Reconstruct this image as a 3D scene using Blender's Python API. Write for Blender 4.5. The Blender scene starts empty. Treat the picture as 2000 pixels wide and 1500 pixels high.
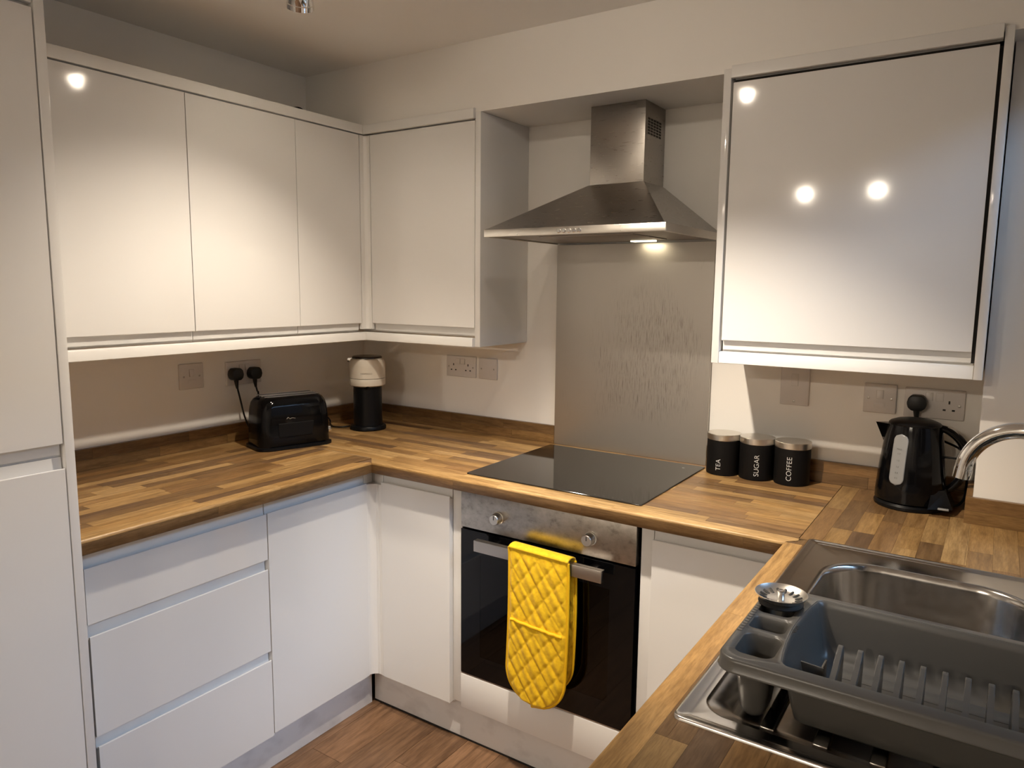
import bpy, bmesh, math, random
from mathutils import Vector, Matrix

S = bpy.context.scene
COL = S.collection
random.seed(7)

# ---------------------------------------------------------------- camera
CAM = Vector((2.3498, -2.3438, 1.5012))
YAW, PITCH, ROLL, FPX = 0.5861, -0.1322, 0.0100, 1427.05
cd = bpy.data.cameras.new('camera'); cam = bpy.data.objects.new('camera', cd); COL.objects.link(cam)
_f = Vector((-math.sin(YAW) * math.cos(PITCH), math.cos(YAW) * math.cos(PITCH), math.sin(PITCH)))
_r = Vector((math.cos(YAW), math.sin(YAW), 0)); _u = _r.cross(_f)
r2 = _r * math.cos(ROLL) + _u * math.sin(ROLL); u2 = -_r * math.sin(ROLL) + _u * math.cos(ROLL)
cam.matrix_world = Matrix(((r2.x, u2.x, -_f.x, CAM.x), (r2.y, u2.y, -_f.y, CAM.y), (r2.z, u2.z, -_f.z, CAM.z), (0, 0, 0, 1)))
cd.sensor_width = 36.0; cd.sensor_fit = 'HORIZONTAL'; cd.lens = 36.0 * FPX / 2000.0
cd.clip_start = 0.02
S.camera = cam

# ---------------------------------------------------------------- world, exposure
W = bpy.data.worlds.new('dusk_sky'); S.world = W; W.use_nodes = True
bg = W.node_tree.nodes['Background']; bg.inputs[1].default_value = 18.0
_wn, _wl = W.node_tree.nodes, W.node_tree.links          # evening sky above the horizon, dim ground below it
_tc = _wn.new('ShaderNodeTexCoord'); _sx = _wn.new('ShaderNodeSeparateXYZ'); _wl.new(_tc.outputs['Generated'], _sx.inputs[0])
_rp = _wn.new('ShaderNodeValToRGB'); _wl.new(_sx.outputs['Z'], _rp.inputs[0]); _wl.new(_rp.outputs[0], bg.inputs[0])
_rp.color_ramp.elements[0].position = 0.0; _rp.color_ramp.elements[0].color = (0.030, 0.032, 0.030, 1)
_rp.color_ramp.elements[1].position = 0.03; _rp.color_ramp.elements[1].color = (0.43, 0.66, 1.0, 1)
S.view_settings.view_transform = 'Standard'; S.view_settings.look = 'None'
S.view_settings.exposure = 0.08; S.view_settings.gamma = 1.0; S.view_settings.use_curve_mapping = False
S.cycles.caustics_reflective = False; S.cycles.caustics_refractive = False
WARM = (1.0, 0.865, 0.70)
SPOT_W = 36.0
# the window in the right wall lets the sky in: a portal only guides the sampling
pl = bpy.data.lights.new('window_portal', 'AREA'); pl.shape = 'RECTANGLE'; pl.size = 1.06; pl.size_y = 1.25
pl.cycles.is_portal = True
po = bpy.data.objects.new('window_portal', pl); COL.objects.link(po)
po.location = (2.66, -0.895, 1.59); po.rotation_euler = (0, math.radians(90), 0)

# ---------------------------------------------------------------- materials
MATS = {}
def mat(name, col, rough=0.5, metal=0.0, spec=0.5, coat=0.0, emit=None, estr=0.0):
    m = bpy.data.materials.new(name); m.use_nodes = True
    b = m.node_tree.nodes['Principled BSDF']
    b.inputs['Base Color'].default_value = (*col, 1); b.inputs['Roughness'].default_value = rough
    b.inputs['Metallic'].default_value = metal; b.inputs['Specular IOR Level'].default_value = spec
    b.inputs['Coat Weight'].default_value = coat; b.inputs['Coat Roughness'].default_value = 0.04
    if emit:
        b.inputs['Emission Color'].default_value = (*emit, 1); b.inputs['Emission Strength'].default_value = estr
    MATS[name] = m
    return m
def nt(m): return m.node_tree.nodes, m.node_tree.links, m.node_tree.nodes['Principled BSDF']
def noise_setup(m, scale, detail=4.0, stretch=(1, 1, 1), coord='pos', offset=None, rough=0.5):
    N, L, b = nt(m)
    if coord == 'pos': src = N.new('ShaderNodeNewGeometry').outputs['Position']
    else: src = N.new('ShaderNodeTexCoord').outputs['Object']
    mp = N.new('ShaderNodeMapping'); mp.inputs['Scale'].default_value = stretch
    L.new(src, mp.inputs['Vector'])
    if offset is not None: L.new(offset, mp.inputs['Location'])
    n = N.new('ShaderNodeTexNoise'); n.inputs['Scale'].default_value = scale; n.inputs['Detail'].default_value = detail
    n.inputs['Roughness'].default_value = rough
    L.new(mp.outputs[0], n.inputs['Vector'])
    return n.outputs['Fac']
def ramp(m, fac, stops):
    N, L, b = nt(m)
    r = N.new('ShaderNodeValToRGB')
    els = r.color_ramp.elements
    els[0].position, els[0].color = stops[0][0], (*stops[0][1], 1)
    els[1].position, els[1].color = stops[-1][0], (*stops[-1][1], 1)
    for p, c in stops[1:-1]:
        e = els.new(p); e.color = (*c, 1)
    L.new(fac, r.inputs[0]); return r.outputs[0]
def mix(m, a, bcol, fac, mode='MULTIPLY'):
    N, L, _ = nt(m)
    x = N.new('ShaderNodeMix'); x.data_type = 'RGBA'; x.blend_type = mode
    if isinstance(fac, (int, float)): x.inputs[0].default_value = fac
    else: L.new(fac, x.inputs[0])
    for sock, v in ((x.inputs[6], a), (x.inputs[7], bcol)):
        if isinstance(v, tuple): sock.default_value = (*v, 1)
        else: L.new(v, sock)
    return x.outputs[2]
def bump(m, fac, strength, dist=0.002):
    N, L, b = nt(m)
    n = N.new('ShaderNodeBump'); n.inputs['Strength'].default_value = strength; n.inputs['Distance'].default_value = dist
    L.new(fac, n.inputs['Height']); L.new(n.outputs[0], b.inputs['Normal'])

m = mat('wall_paint', (0.87, 0.845, 0.805), 0.75, spec=0.25); bump(m, noise_setup(m, 220, 3), 0.12, 0.0008)
m = mat('ceiling_paint', (0.86, 0.835, 0.80), 0.8, spec=0.2); bump(m, noise_setup(m, 120, 3), 0.1, 0.001)
m = mat('gloss_white', (0.79, 0.78, 0.765), 0.07, spec=0.40); bump(m, noise_setup(m, 60, 2), 0.012, 0.0005)
mat('satin_white', (0.82, 0.81, 0.79), 0.28, spec=0.4)
m = mat('plinth_white', (0.74, 0.735, 0.73), 0.3, spec=0.4)
fac = noise_setup(m, 9, 5, (1, 1, 1.6)); N, L, b = nt(m)
L.new(ramp(m, fac, [(0.30, (0.60, 0.59, 0.585)), (0.50, (0.745, 0.74, 0.735))]), b.inputs['Base Color'])
mat('carcass_white', (0.75, 0.74, 0.72), 0.45, spec=0.3)
mat('plate_white', (0.66, 0.625, 0.60), 0.3, spec=0.4)
mat('dark_hole', (0.02, 0.018, 0.016), 0.7)
mat('gap_dark', (0.03, 0.027, 0.025), 0.8)
mat('screw_metal', (0.45, 0.42, 0.38), 0.35, 0.9)
mat('black_gloss', (0.003, 0.003, 0.0035), 0.09, spec=0.22)
mat('black_satin', (0.005, 0.005, 0.0055), 0.33, spec=0.2)
mat('black_matt', (0.006, 0.0055, 0.0055), 0.5, spec=0.15)
mat('black_plastic', (0.010, 0.010, 0.010), 0.42, spec=0.4)
mat('black_glass', (0.003, 0.003, 0.0035), 0.045, spec=0.36)
mat('hob_glass', (0.006, 0.006, 0.006), 0.06, spec=0.9)
mat('chrome', (0.82, 0.82, 0.82), 0.06, 1.0)
mat('lettering', (0.75, 0.75, 0.73), 0.5)
mat('gauge_plastic', (0.25, 0.255, 0.26), 0.22, spec=0.5)
mat('gauge_print', (0.03, 0.03, 0.03), 0.5)
mat('brand_print', (0.16, 0.14, 0.12), 0.5)
mat('cream_plastic', (0.74, 0.69, 0.60), 0.3, spec=0.45)
mat('brown_plastic', (0.020, 0.013, 0.010), 0.2, spec=0.5)
mat('grey_plastic', (0.092, 0.088, 0.081), 0.30, spec=0.4)
mat('rubber', (0.012, 0.012, 0.012), 0.55)
mat('lamp_lens', (1, 0.9, 0.75), 0.4, emit=(1.0, 0.86, 0.66), estr=70.0)
mat('hood_lens', (1, 0.9, 0.7), 0.4, emit=(1.0, 0.88, 0.62), estr=5.0)
mat('frame_white', (0.78, 0.78, 0.78), 0.3)
mat('oven_enamel', (0.010, 0.010, 0.011), 0.35)
mat('filter_metal', (0.34, 0.31, 0.28), 0.4, 0.9)

def steel(name, col, rough, stretch, amt=0.12, scale=30.0):
    m = mat(name, col, rough, 1.0)
    f = noise_setup(m, scale, 5, stretch)
    N, L, b = nt(m)
    mr = N.new('ShaderNodeMapRange'); mr.inputs[3].default_value = rough - amt; mr.inputs[4].default_value = rough + amt
    L.new(f, mr.inputs[0]); L.new(mr.outputs[0], b.inputs['Roughness'])
    return m
steel('steel_brushed', (0.42, 0.395, 0.365), 0.30, (1, 1, 9), 0.09)
steel('steel_sink', (0.47, 0.455, 0.435), 0.19, (3, 3, 3), 0.08, 18)
steel('steel_lid', (0.74, 0.71, 0.66), 0.30, (1, 1, 1), 0.06, 60)
steel('steel_handle', (0.46, 0.43, 0.40), 0.33, (0.4, 6, 30), 0.06)
# oven fascia: smeared steel with grease marks
m = steel('steel_fascia', (0.46, 0.43, 0.395), 0.34, (1, 1, 1), 0.12, 22)
f = noise_setup(m, 26, 7, (1, 1, 1.3), rough=0.7); N, L, b = nt(m)
L.new(ramp(m, f, [(0.30, (0.25, 0.235, 0.21)), (0.47, (0.42, 0.395, 0.36)), (0.70, (0.52, 0.49, 0.455))]), b.inputs['Base Color'])
# splashback: brushed steel with vertical grease runs
m = steel('steel_splash', (0.36, 0.33, 0.30), 0.42, (24, 24, 0.5), 0.05, 20)
N, L, b = nt(m)
run = noise_setup(m, 4, 6, (95, 95, 4.6), rough=0.66)
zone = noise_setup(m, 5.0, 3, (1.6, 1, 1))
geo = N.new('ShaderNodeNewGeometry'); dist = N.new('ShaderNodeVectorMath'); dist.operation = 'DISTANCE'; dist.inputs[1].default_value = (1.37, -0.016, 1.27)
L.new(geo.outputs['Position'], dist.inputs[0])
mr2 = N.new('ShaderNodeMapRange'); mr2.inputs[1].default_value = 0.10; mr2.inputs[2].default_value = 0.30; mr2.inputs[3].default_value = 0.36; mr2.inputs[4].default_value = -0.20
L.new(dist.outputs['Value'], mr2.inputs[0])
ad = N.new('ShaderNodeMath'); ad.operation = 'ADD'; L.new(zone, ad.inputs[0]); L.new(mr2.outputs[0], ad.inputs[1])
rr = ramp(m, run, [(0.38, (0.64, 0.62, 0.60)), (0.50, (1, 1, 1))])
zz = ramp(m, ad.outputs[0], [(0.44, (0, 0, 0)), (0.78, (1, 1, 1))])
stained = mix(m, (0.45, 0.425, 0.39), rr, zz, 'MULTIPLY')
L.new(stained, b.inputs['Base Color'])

# timber: object colour sets the tone of each stave, the grain runs along its length
def timber(name, stretch, rough=0.34, gscale=1.0, contrast=0.42):
    m = mat(name, (0.4, 0.2, 0.08), rough, spec=0.4)
    N, L, b = nt(m)
    oi = N.new('ShaderNodeObjectInfo')
    mul = N.new('ShaderNodeMath'); mul.operation = 'MULTIPLY'; mul.inputs[1].default_value = 37.0
    L.new(oi.outputs['Random'], mul.inputs[0])
    cx = N.new('ShaderNodeCombineXYZ')
    for i in range(3): L.new(mul.outputs[0], cx.inputs[i])
    f = noise_setup(m, 9 * gscale, 7, stretch, offset=cx.outputs[0], rough=0.62)
    g = noise_setup(m, 42 * gscale, 4, stretch, offset=cx.outputs[0], rough=0.6)
    lo = 1.0 - contrast
    c1 = mix(m, oi.outputs['Color'], ramp(m, f, [(0.30, (lo, lo * 0.93, lo * 0.85)), (0.62, (1.10, 1.10, 1.10))]), 1.0)
    c2 = mix(m, c1, ramp(m, g, [(0.35, (0.80, 0.77, 0.72)), (0.60, (1.06, 1.06, 1.06))]), 1.0)
    L.new(c2, b.inputs['Base Color'])
    bump(m, g, 0.06, 0.0006)
    return m
timber('timber_x', (0.9, 9, 9)); timber('timber_y', (9, 0.9, 9)); timber('timber_z', (9, 9, 0.9))
timber('floor_timber', (7, 0.6, 7), 0.38, 0.9, 0.5)
mat('core_board', (0.16, 0.09, 0.045), 0.6)
mat('sealant', (0.55, 0.50, 0.42), 0.4)
# quilted glove
m = mat('yellow_cotton', (0.80, 0.50, 0.008), 0.62, spec=0.25)
N, L, b = nt(m); b.inputs['Sheen Weight'].default_value = 0.15
f = noise_setup(m, 90, 4); L.new(ramp(m, f, [(0.3, (0.70, 0.41, 0.006)), (0.65, (0.83, 0.53, 0.010))]), b.inputs['Base Color'])
bump(m, noise_setup(m, 160, 3), 0.25, 0.002)
mat('yellow_binding', (0.80, 0.47, 0.010), 0.55, spec=0.25)
# glass for window / oven door: mostly clear, mirror-like at grazing angles
def clear_glass(name, tint, amount):
    m = bpy.data.materials.new(name); m.use_nodes = True; MATS[name] = m
    N, L = m.node_tree.nodes, m.node_tree.links; N.clear()
    o = N.new('ShaderNodeOutputMaterial'); t = N.new('ShaderNodeBsdfTransparent'); g = N.new('ShaderNodeBsdfGlossy')
    t.inputs[0].default_value = (*tint, 1); g.inputs['Roughness'].default_value = 0.02
    fr = N.new('ShaderNodeFresnel'); fr.inputs[0].default_value = 1.5
    mx = N.new('ShaderNodeMixShader'); L.new(fr.outputs[0], mx.inputs[0]); L.new(t.outputs[0], mx.inputs[1]); L.new(g.outputs[0], mx.inputs[2])
    L.new(mx.outputs[0], o.inputs[0])
clear_glass('window_glass', (0.95, 0.97, 0.98), 1)
clear_glass('oven_glass', (0.028, 0.026, 0.025), 1)

# ---------------------------------------------------------------- geometry helpers
def V(*a): return Vector(a)
class MB:
    def __init__(self): self.bm = bmesh.new()
    def add(self, bm2):
        me = bpy.data.meshes.new('tmp'); bm2.to_mesh(me); bm2.free(); self.bm.from_mesh(me); bpy.data.meshes.remove(me); return self
    def box(self, x0, x1, y0, y1, z0, z1, bev=0.0, seg=2, fn=None):
        b = bmesh.new()
        x0, x1 = sorted((x0, x1)); y0, y1 = sorted((y0, y1)); z0, z1 = sorted((z0, z1))
        bmesh.ops.create_cube(b, size=1.0)
        for v in b.verts:
            v.co = V(x0 + (v.co.x + .5) * (x1 - x0), y0 + (v.co.y + .5) * (y1 - y0), z0 + (v.co.z + .5) * (z1 - z0))
        if bev > 0: bmesh.ops.bevel(b, geom=b.edges[:], offset=bev, segments=seg, profile=0.5, affect='EDGES')
        if fn:
            for v in b.verts: v.co = V(*fn(*v.co))
        return self.add(b)
    def prism(self, pts, a0, a1, fn, bev=0.0):
        """polygon pts (p,q) extruded from a0 to a1; fn(a,p,q) -> world point"""
        b = bmesh.new()
        A = [b.verts.new(fn(a0, p, q)) for p, q in pts]; B = [b.verts.new(fn(a1, p, q)) for p, q in pts]
        b.faces.new(A); b.faces.new(list(reversed(B)))
        n = len(pts)
        for i in range(n): b.faces.new((A[(i + 1) % n], A[i], B[i], B[(i + 1) % n]))
        if bev > 0: bmesh.ops.bevel(b, geom=b.edges[:], offset=bev, segments=2, profile=0.5, affect='EDGES')
        bmesh.ops.recalc_face_normals(b, faces=b.faces)
        return self.add(b)
    def loft(self, loops, cap0=True, cap1=True, closed=True):
        b = bmesh.new(); R = [[b.verts.new(p) for p in l] for l in loops]
        n = len(loops[0])
        for k in range(len(R) - 1):
            for i in range(n if closed else n - 1):
                b.faces.new((R[k][i], R[k][(i + 1) % n], R[k + 1][(i + 1) % n], R[k + 1][i]))
        if cap0: b.faces.new(list(reversed(R[0])))
        if cap1: b.faces.new(R[-1])
        bmesh.ops.recalc_face_normals(b, faces=b.faces)
        return self.add(b)
    def lathe(self, prof, c, seg=40, axis='z', cap0=True, cap1=True):
        loops = []
        for r, h in prof:
            l = []
            for i in range(seg):
                a = 2 * math.pi * i / seg; p, q = r * math.cos(a), r * math.sin(a)
                if axis == 'z': l.append((c[0] + p, c[1] + q, c[2] + h))
                elif axis == 'y': l.append((c[0] + p, c[1] + h, c[2] + q))
                else: l.append((c[0] + h, c[1] + p, c[2] + q))
            loops.append(l)
        return self.loft(loops, cap0, cap1)
    def tube(self, pts, r, seg=12, sub=6, flat=None):
        pts = [V(*p) for p in pts]
        if sub > 1 and len(pts) > 2:
            P = [pts[0] * 2 - pts[1]] + pts + [pts[-1] * 2 - pts[-2]]; out = []
            for i in range(1, len(P) - 2):
                for k in range(sub):
                    t = k / sub; a, b_, c_, d = P[i - 1], P[i], P[i + 1], P[i + 2]
                    out.append(0.5 * ((2 * b_) + (c_ - a) * t + (2 * a - 5 * b_ + 4 * c_ - d) * t * t + (3 * b_ - a - 3 * c_ + d) * t ** 3))
            out.append(pts[-1]); pts = out
        loops = []; up = None
        for i, p in enumerate(pts):
            t = (pts[min(i + 1, len(pts) - 1)] - pts[max(i - 1, 0)]).normalized()
            if up is None:
                up = t.orthogonal().normalized() if flat is None else (V(*flat) - t * t.dot(V(*flat))).normalized()
            else: up = (up - t * up.dot(t)).normalized()
            s = t.cross(up)
            rr = r(i / (len(pts) - 1)) if callable(r) else r
            ra, rb = rr if isinstance(rr, tuple) else (rr, rr)
            loops.append([p + up * ra * math.cos(2 * math.pi * k / seg) + s * rb * math.sin(2 * math.pi * k / seg) for k in range(seg)])
        return self.loft(loops)
    def fill(self, loops):
        b = bmesh.new(); edges = []
        for l in loops:
            vs = [b.verts.new(p) for p in l]
            for i in range(len(vs)): edges.append(b.edges.new((vs[i], vs[(i + 1) % len(vs)])))
        bmesh.ops.triangle_fill(b, use_beauty=True, use_dissolve=False, edges=edges)
        for f_ in b.faces:
            if f_.normal.z < 0: f_.normal_flip()
        return self.add(b)

def rrect(x0, x1, y0, y1, r, z, n=6):
    out = []
    for cx, cy, a0 in ((x1 - r, y1 - r, 0), (x0 + r, y1 - r, 90), (x0 + r, y0 + r, 180), (x1 - r, y0 + r, 270)):
        for k in range(n + 1):
            a = math.radians(a0 + 90 * k / n); out.append((cx + r * math.cos(a), cy + r * math.sin(a), z))
    return out

WORLD = {}
def base_of(o):
    while o is not None:
        if o.name in WORLD: return WORLD[o.name]
        o = o.parent
    return V(0, 0, 0)
def thing(name, label, cat, loc=(0, 0, 0), group=None, kind=None, rotz=0.0):
    o = bpy.data.objects.new(name, None); COL.objects.link(o); o.location = loc; o.empty_display_size = 0.05
    o.rotation_euler = (0, 0, rotz)
    WORLD[o.name] = V(*loc); tag(o, label, cat, group, kind)
    return o
def tag(o, label=None, cat=None, group=None, kind=None):
    if label: o['label'] = label
    if cat: o['category'] = cat
    if group: o['group'] = group
    if kind: o['kind'] = kind
    return o
def mk(name, mb, material, parent=None, angle=35, local=False, label=None):
    me = bpy.data.meshes.new(name)
    bmesh.ops.remove_doubles(mb.bm, verts=mb.bm.verts[:], dist=1e-6)
    mb.bm.to_mesh(me); mb.bm.free()
    o = bpy.data.objects.new(name, me); COL.objects.link(o)
    if material: me.materials.append(MATS[material])
    for p in me.polygons: p.use_smooth = True
    me.set_sharp_from_angle(angle=math.radians(angle))
    if parent is not None:
        o.parent = parent
        if not local: me.transform(Matrix.Translation(-base_of(parent)))
    else:
        xs = [v.co for v in me.vertices]
        c = V((min(v.x for v in xs) + max(v.x for v in xs)) / 2, (min(v.y for v in xs) + max(v.y for v in xs)) / 2, min(v.z for v in xs))
        me.transform(Matrix.Translation(-c)); o.location = c; WORLD[o.name] = c
    if label: o['label'] = label
    return o
def face_map(face, front):
    """(w, d, z): w along the face, d depth behind the front plane"""
    if face == '+x': return lambda w, d, z: (front - d, w, z)
    if face == '-x': return lambda w, d, z: (front + d, w, z)
    return lambda w, d, z: (w, front + d, z)
def text_mesh(txt, size, extrude=0.0003):
    cu = bpy.data.curves.new('t', 'FONT'); cu.body = txt; cu.size = size; cu.extrude = extrude; cu.offset = -size * .016; cu.align_x = 'CENTER'; cu.align_y = 'CENTER'
    o = bpy.data.objects.new('t', cu); COL.objects.link(o)
    dg = bpy.context.evaluated_depsgraph_get(); dg.update()
    me = bpy.data.meshes.new_from_object(o.evaluated_get(dg))
    bpy.data.objects.remove(o); bpy.data.curves.remove(cu)
    return me
def text_obj(name, txt, size, fn, material, parent, extrude=0.0003):
    me = text_mesh(txt, size, extrude); me.materials.clear(); me.materials.append(MATS[material])
    off = base_of(parent)
    for v in me.vertices: v.co = V(*fn(*v.co)) - off
    o = bpy.data.objects.new(name, me); COL.objects.link(o); o.parent = parent
    return o

# ---------------------------------------------------------------- key dimensions
ZT = 0.9196            # worktop top
ZU = 0.8826            # worktop underside
A, B, C_ = 0.6532, 0.6264, 1.9727     # worktop front lines: left run x, back run -y, right run x
XR = 2.62              # right wall
YF = -5.0              # wall behind the camera
ZC = 2.3094
ZS = 2.0800            # bulkhead underside
TALL_Y = -1.557

# ---------------------------------------------------------------- room shell
def struct(name, mb, material, parent=None):
    o = mk(name, mb, material, parent)
    if parent is None: o['kind'] = 'structure'
    return o
fl = struct('floor', MB().box(-0.1, XR + 0.1, YF - 0.1, 0.1, -0.10, -0.006), 'core_board')
unit = MB().box(-.5, .5, -.5, .5, -1, 0)
UNIT_ME = bpy.data.meshes.new('piece'); unit.bm.to_mesh(UNIT_ME); unit.bm.free()
UNITS = {}
def unit_piece(name, x0, x1, y0, y1, z0, z1, material, color, parent):
    if material not in UNITS:
        me = UNIT_ME.copy(); me.materials.append(MATS[material]); UNITS[material] = me
    o = bpy.data.objects.new(name, UNITS[material]); COL.objects.link(o); o.parent = parent
    off = base_of(parent)
    o.location = V((x0 + x1) / 2, (y0 + y1) / 2, z1) - off; o.scale = (x1 - x0, y1 - y0, z1 - z0); o.color = (*color, 1)
    return o
PW = 0.131; x = -0.06; rng = random.Random(3)
while x < XR:
    y = 0.0 - rng.random() * 1.2
    edges_ = [0.02]
    while y > YF: edges_.append(y); y -= 1.28
    edges_.append(YF)
    for a, b in zip(edges_[:-1], edges_[1:]):
        if a - b > 0.02:
            t = rng.uniform(0.78, 1.22)
            unit_piece('plank', max(x, -0.05) + .0006, min(x + PW, XR + .05) - .0006, b + .0006, a - .0006, -0.006, 0.0, 'floor_timber', (0.215 * t, 0.122 * t, 0.068 * t), fl)
    x += PW
struct('ceiling', MB().box(-0.1, XR + 0.1, YF - 0.1, 0.1, ZC, ZC + 0.1), 'ceiling_paint')
struct('wall_left', MB().box(-0.1, 0.0, YF - 0.1, 0.1, -0.1, ZC), 'wall_paint')
struct('wall_back', MB().box(0.0, XR + 0.1, 0.0, 0.1, -0.1, ZC), 'wall_paint')
struct('wall_front', MB().box(0.0, XR + 0.1, YF - 0.1, YF, -0.1, ZC), 'wall_paint')
WY0, WY1, WZ0, WZ1 = -1.52, -0.27, 1.06, 2.12
wr = MB().box(XR, XR + .1, YF, WY0, -0.1, ZC).box(XR, XR + .1, WY1, 0.0, -0.1, ZC).box(XR, XR + .1, WY0, WY1, -0.1, WZ0).box(XR, XR + .1, WY0, WY1, WZ1, ZC)
struct('wall_right', wr, 'wall_paint')
wf = MB().box(XR + .03, XR + .08, WY0, WY0 + .05, WZ0, WZ1).box(XR + .03, XR + .08, WY1 - .05, WY1, WZ0, WZ1).box(XR + .03, XR + .08, WY0 + .05, WY1 - .05, WZ0, WZ0 + .05).box(XR + .03, XR + .08, WY0 + .05, WY1 - .05, WZ1 - .05, WZ1)
w1 = struct('window_1', wf, 'frame_white')
struct('mullion', MB().box(XR + .035, XR + .075, -0.915, -0.875, WZ0 + .05, WZ1 - .05), 'frame_white', w1)
for a, b in ((WY0 + .05, -0.915), (-0.875, WY1 - .05)):
    struct('pane', MB().box(XR + .052, XR + .056, a, b, WZ0 + .05, WZ1 - .05), 'window_glass', w1)
struct('window_sill', MB().box(XR - .03, XR + .03, WY0, WY1, WZ0 - .025, WZ0, .004), 'frame_white', w1)
mat('sky_block_dark', (0.06, 0.04, 0.032), 0.9, spec=0.1)
struct('wall_sky_block', MB().box(5.6, 5.8, -4.0, 4.0, -0.1, 3.15), 'sky_block_dark')  # unseen wall added outside, sized to block low sky light at the window
struct('wall_bulkhead', MB().box(0.0, XR, -0.2962, 0.0, ZS, ZC), 'wall_paint')
struct('wall_nib', MB().box(2.330, XR, -0.200, 0.0, 0.0, ZS), 'wall_paint')
d1 = struct('door_1', MB().box(1.30, 2.10, YF, YF + .035, 0.0, 1.98, .002), 'satin_white')
struct('door_frame', MB().box(1.23, 1.30, YF, YF + .05, 0, 2.05).box(2.10, 2.17, YF, YF + .05, 0, 2.05).box(1.30, 2.10, YF, YF + .05, 1.98, 2.05), 'frame_white', d1)
struct('door_handle', MB().tube([(1.36, YF + .035, 1.0), (1.36, YF + .075, 1.0), (1.47, YF + .075, 1.0)], .009, sub=1), 'chrome', d1)

# ---------------------------------------------------------------- cupboard fronts
def top_j(zb, zf, t=.020, lip=.030):
    return [(0, zb), (0, zf - .0015), (.0012, zf), (.0040, zf), (.0056, zf - .0025), (.0085, zf - .0085), (.0115, zf - .0100), (.0140, zf - .0070), (.0152, zf), (.0162, zf + lip), (t, zf + lip), (t, zb)]
def bot_j(zf, zt, t=.020, lip=.026):
    return [(0, zt), (0, zf + .0015), (.0012, zf), (.0040, zf), (.0056, zf + .0025), (.0085, zf + .0085), (.0115, zf + .0100), (.0140, zf + .0070), (.0152, zf), (.0162, zf - lip), (t, zf - lip), (t, zt)]
def front(name, face, fr, w0, w1, prof, parent, skew=0.0, material='gloss_white'):
    f = face_map(face, fr)
    wm = (w0 + w1) / 2
    mb = MB().prism(prof, w0, w1, lambda a, p, q: f(a, p + skew * (a - wm), q))
    bmesh.ops.recalc_face_normals(mb.bm, faces=mb.bm.faces)
    return mk(name, mb, material, parent, 28)
def panel(name, face, fr, w0, w1, d0, d1, z0, z1, parent, bev=.0012, material='gloss_white'):
    return mk(name, MB().box(w0, w1, d0, d1, z0, z1, bev, 2, face_map(face, fr)), material, parent)

# --- tall cabinet on the far left
XT = 0.664
tc = thing('tall_cabinet', 'tall gloss white larder cabinet at the left edge beside the worktop', 'cabinet', (0.33, TALL_Y - .3, 0))
panel('side_panel', '+x', XT, TALL_Y - .020, TALL_Y, 0, XT, 0.0, 2.16, tc)
panel('body', '+x', XT, TALL_Y - .62, TALL_Y - .0205, .022, XT, .14, 2.09, tc, 0, 'carcass_white')
panel('side_panel', '+x', XT, TALL_Y - .640, TALL_Y - .6205, 0, XT, 0.0, 2.16, tc)
front('door', '+x', XT - .001, TALL_Y - .617, TALL_Y - .0235, bot_j(1.1500, 2.0540), tc, 0.001)
front('door', '+x', XT - .001, TALL_Y - .617, TALL_Y - .0225, top_j(.145, 1.0950, lip=.024), tc, -0.0005)
panel('cornice', '+x', XT - .004, TALL_Y - .619, TALL_Y - .021, 0, .05, 2.064, 2.112, tc)
panel('plinth', '+x', XT - .05, TALL_Y - .619, TALL_Y - .021, 0, .016, 0, .138, tc, 0, 'plinth_white')

# --- left run, wall cabinets (doors face +x)
WX = 0.3215; WG = 'white wall cabinets'
WZB, WZT = 1.3575, 2.0530
def wall_unit(face, fr, w0, w1, label, skew=0.0, tip=0.0, g=0.0012):
    f = face_map(face, fr); c = f((w0 + w1) / 2, .15, 1.325)
    t = thing('wall_cabinet', label, 'cabinet', c, WG)
    panel('body', face, fr, w0 + .0005, w1 - .0005, .0215, .3195 if face == '+x' else .3100 - .002, 1.326, 2.076, t, 0, 'carcass_white')
    front('door', face, fr, w0 + g, w1 - g - tip, bot_j(WZB, WZT), t, skew)
    return t
wall_unit('+x', WX, -1.5560, -1.0275, 'white wall cabinet with the widest door, next to the tall larder cabinet', 0.004)
wall_unit('+x', WX, -1.0275, -0.6265, 'middle white wall cabinet above the double socket with two black plugs', -0.003)
wall_unit('+x', WX, -0.6265, -0.3300, 'narrow white wall cabinet nearest the corner, above the toaster', 0.002)
WB = -0.3000
tb = wall_unit('-y', WB, 0.3470, 0.8345, 'white wall cabinet left of the cooker hood, above the coffee machine', 0.001)
panel('end_panel', '-y', WB - .002, .8370, .8592, 0, .3005, 1.2928, ZS - .001, tb)
cp = MB().prism([(.3235, -.3285), (.3235, -.3105), (.328, -.3045), (.3345, -.3010), (.3455, -.3010), (.3455, -.285), (.308, -.285), (.308, -.3285)], WZB - .022, WZT, lambda a, p, q: (p, q, a))
mk('corner_post', cp, 'satin_white', tb)
panel('body', '-y', WB, .01, .3465, .0215, .298, 1.326, 2.076, tb, 0, 'carcass_white')
tr = wall_unit('-y', WB, 1.6985, 2.3060, 'wide white wall cabinet on the right above the kettle and canisters', 0.0, 0.003, .0025)
panel('gap_shade_strip', '-y', WB, 2.2990, 2.3080, .0205, .0213, 1.330, 2.064, tr, 0, 'gap_dark')  # dark strips behind the door gaps, their shade put into the colour
panel('gap_shade_strip', '-y', WB, 1.6990, 2.3080, .0205, .0213, 2.0535, 2.064, tr, 0, 'gap_dark')
panel('end_panel', '-y', WB - .003, 1.6744, 1.6950, 0, .3015, 1.2928, ZS + .010, tr)
panel('end_panel', '-y', WB - .003, 2.3085, 2.3268, 0, .3015, 1.2928, ZS + .010, tr)

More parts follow.
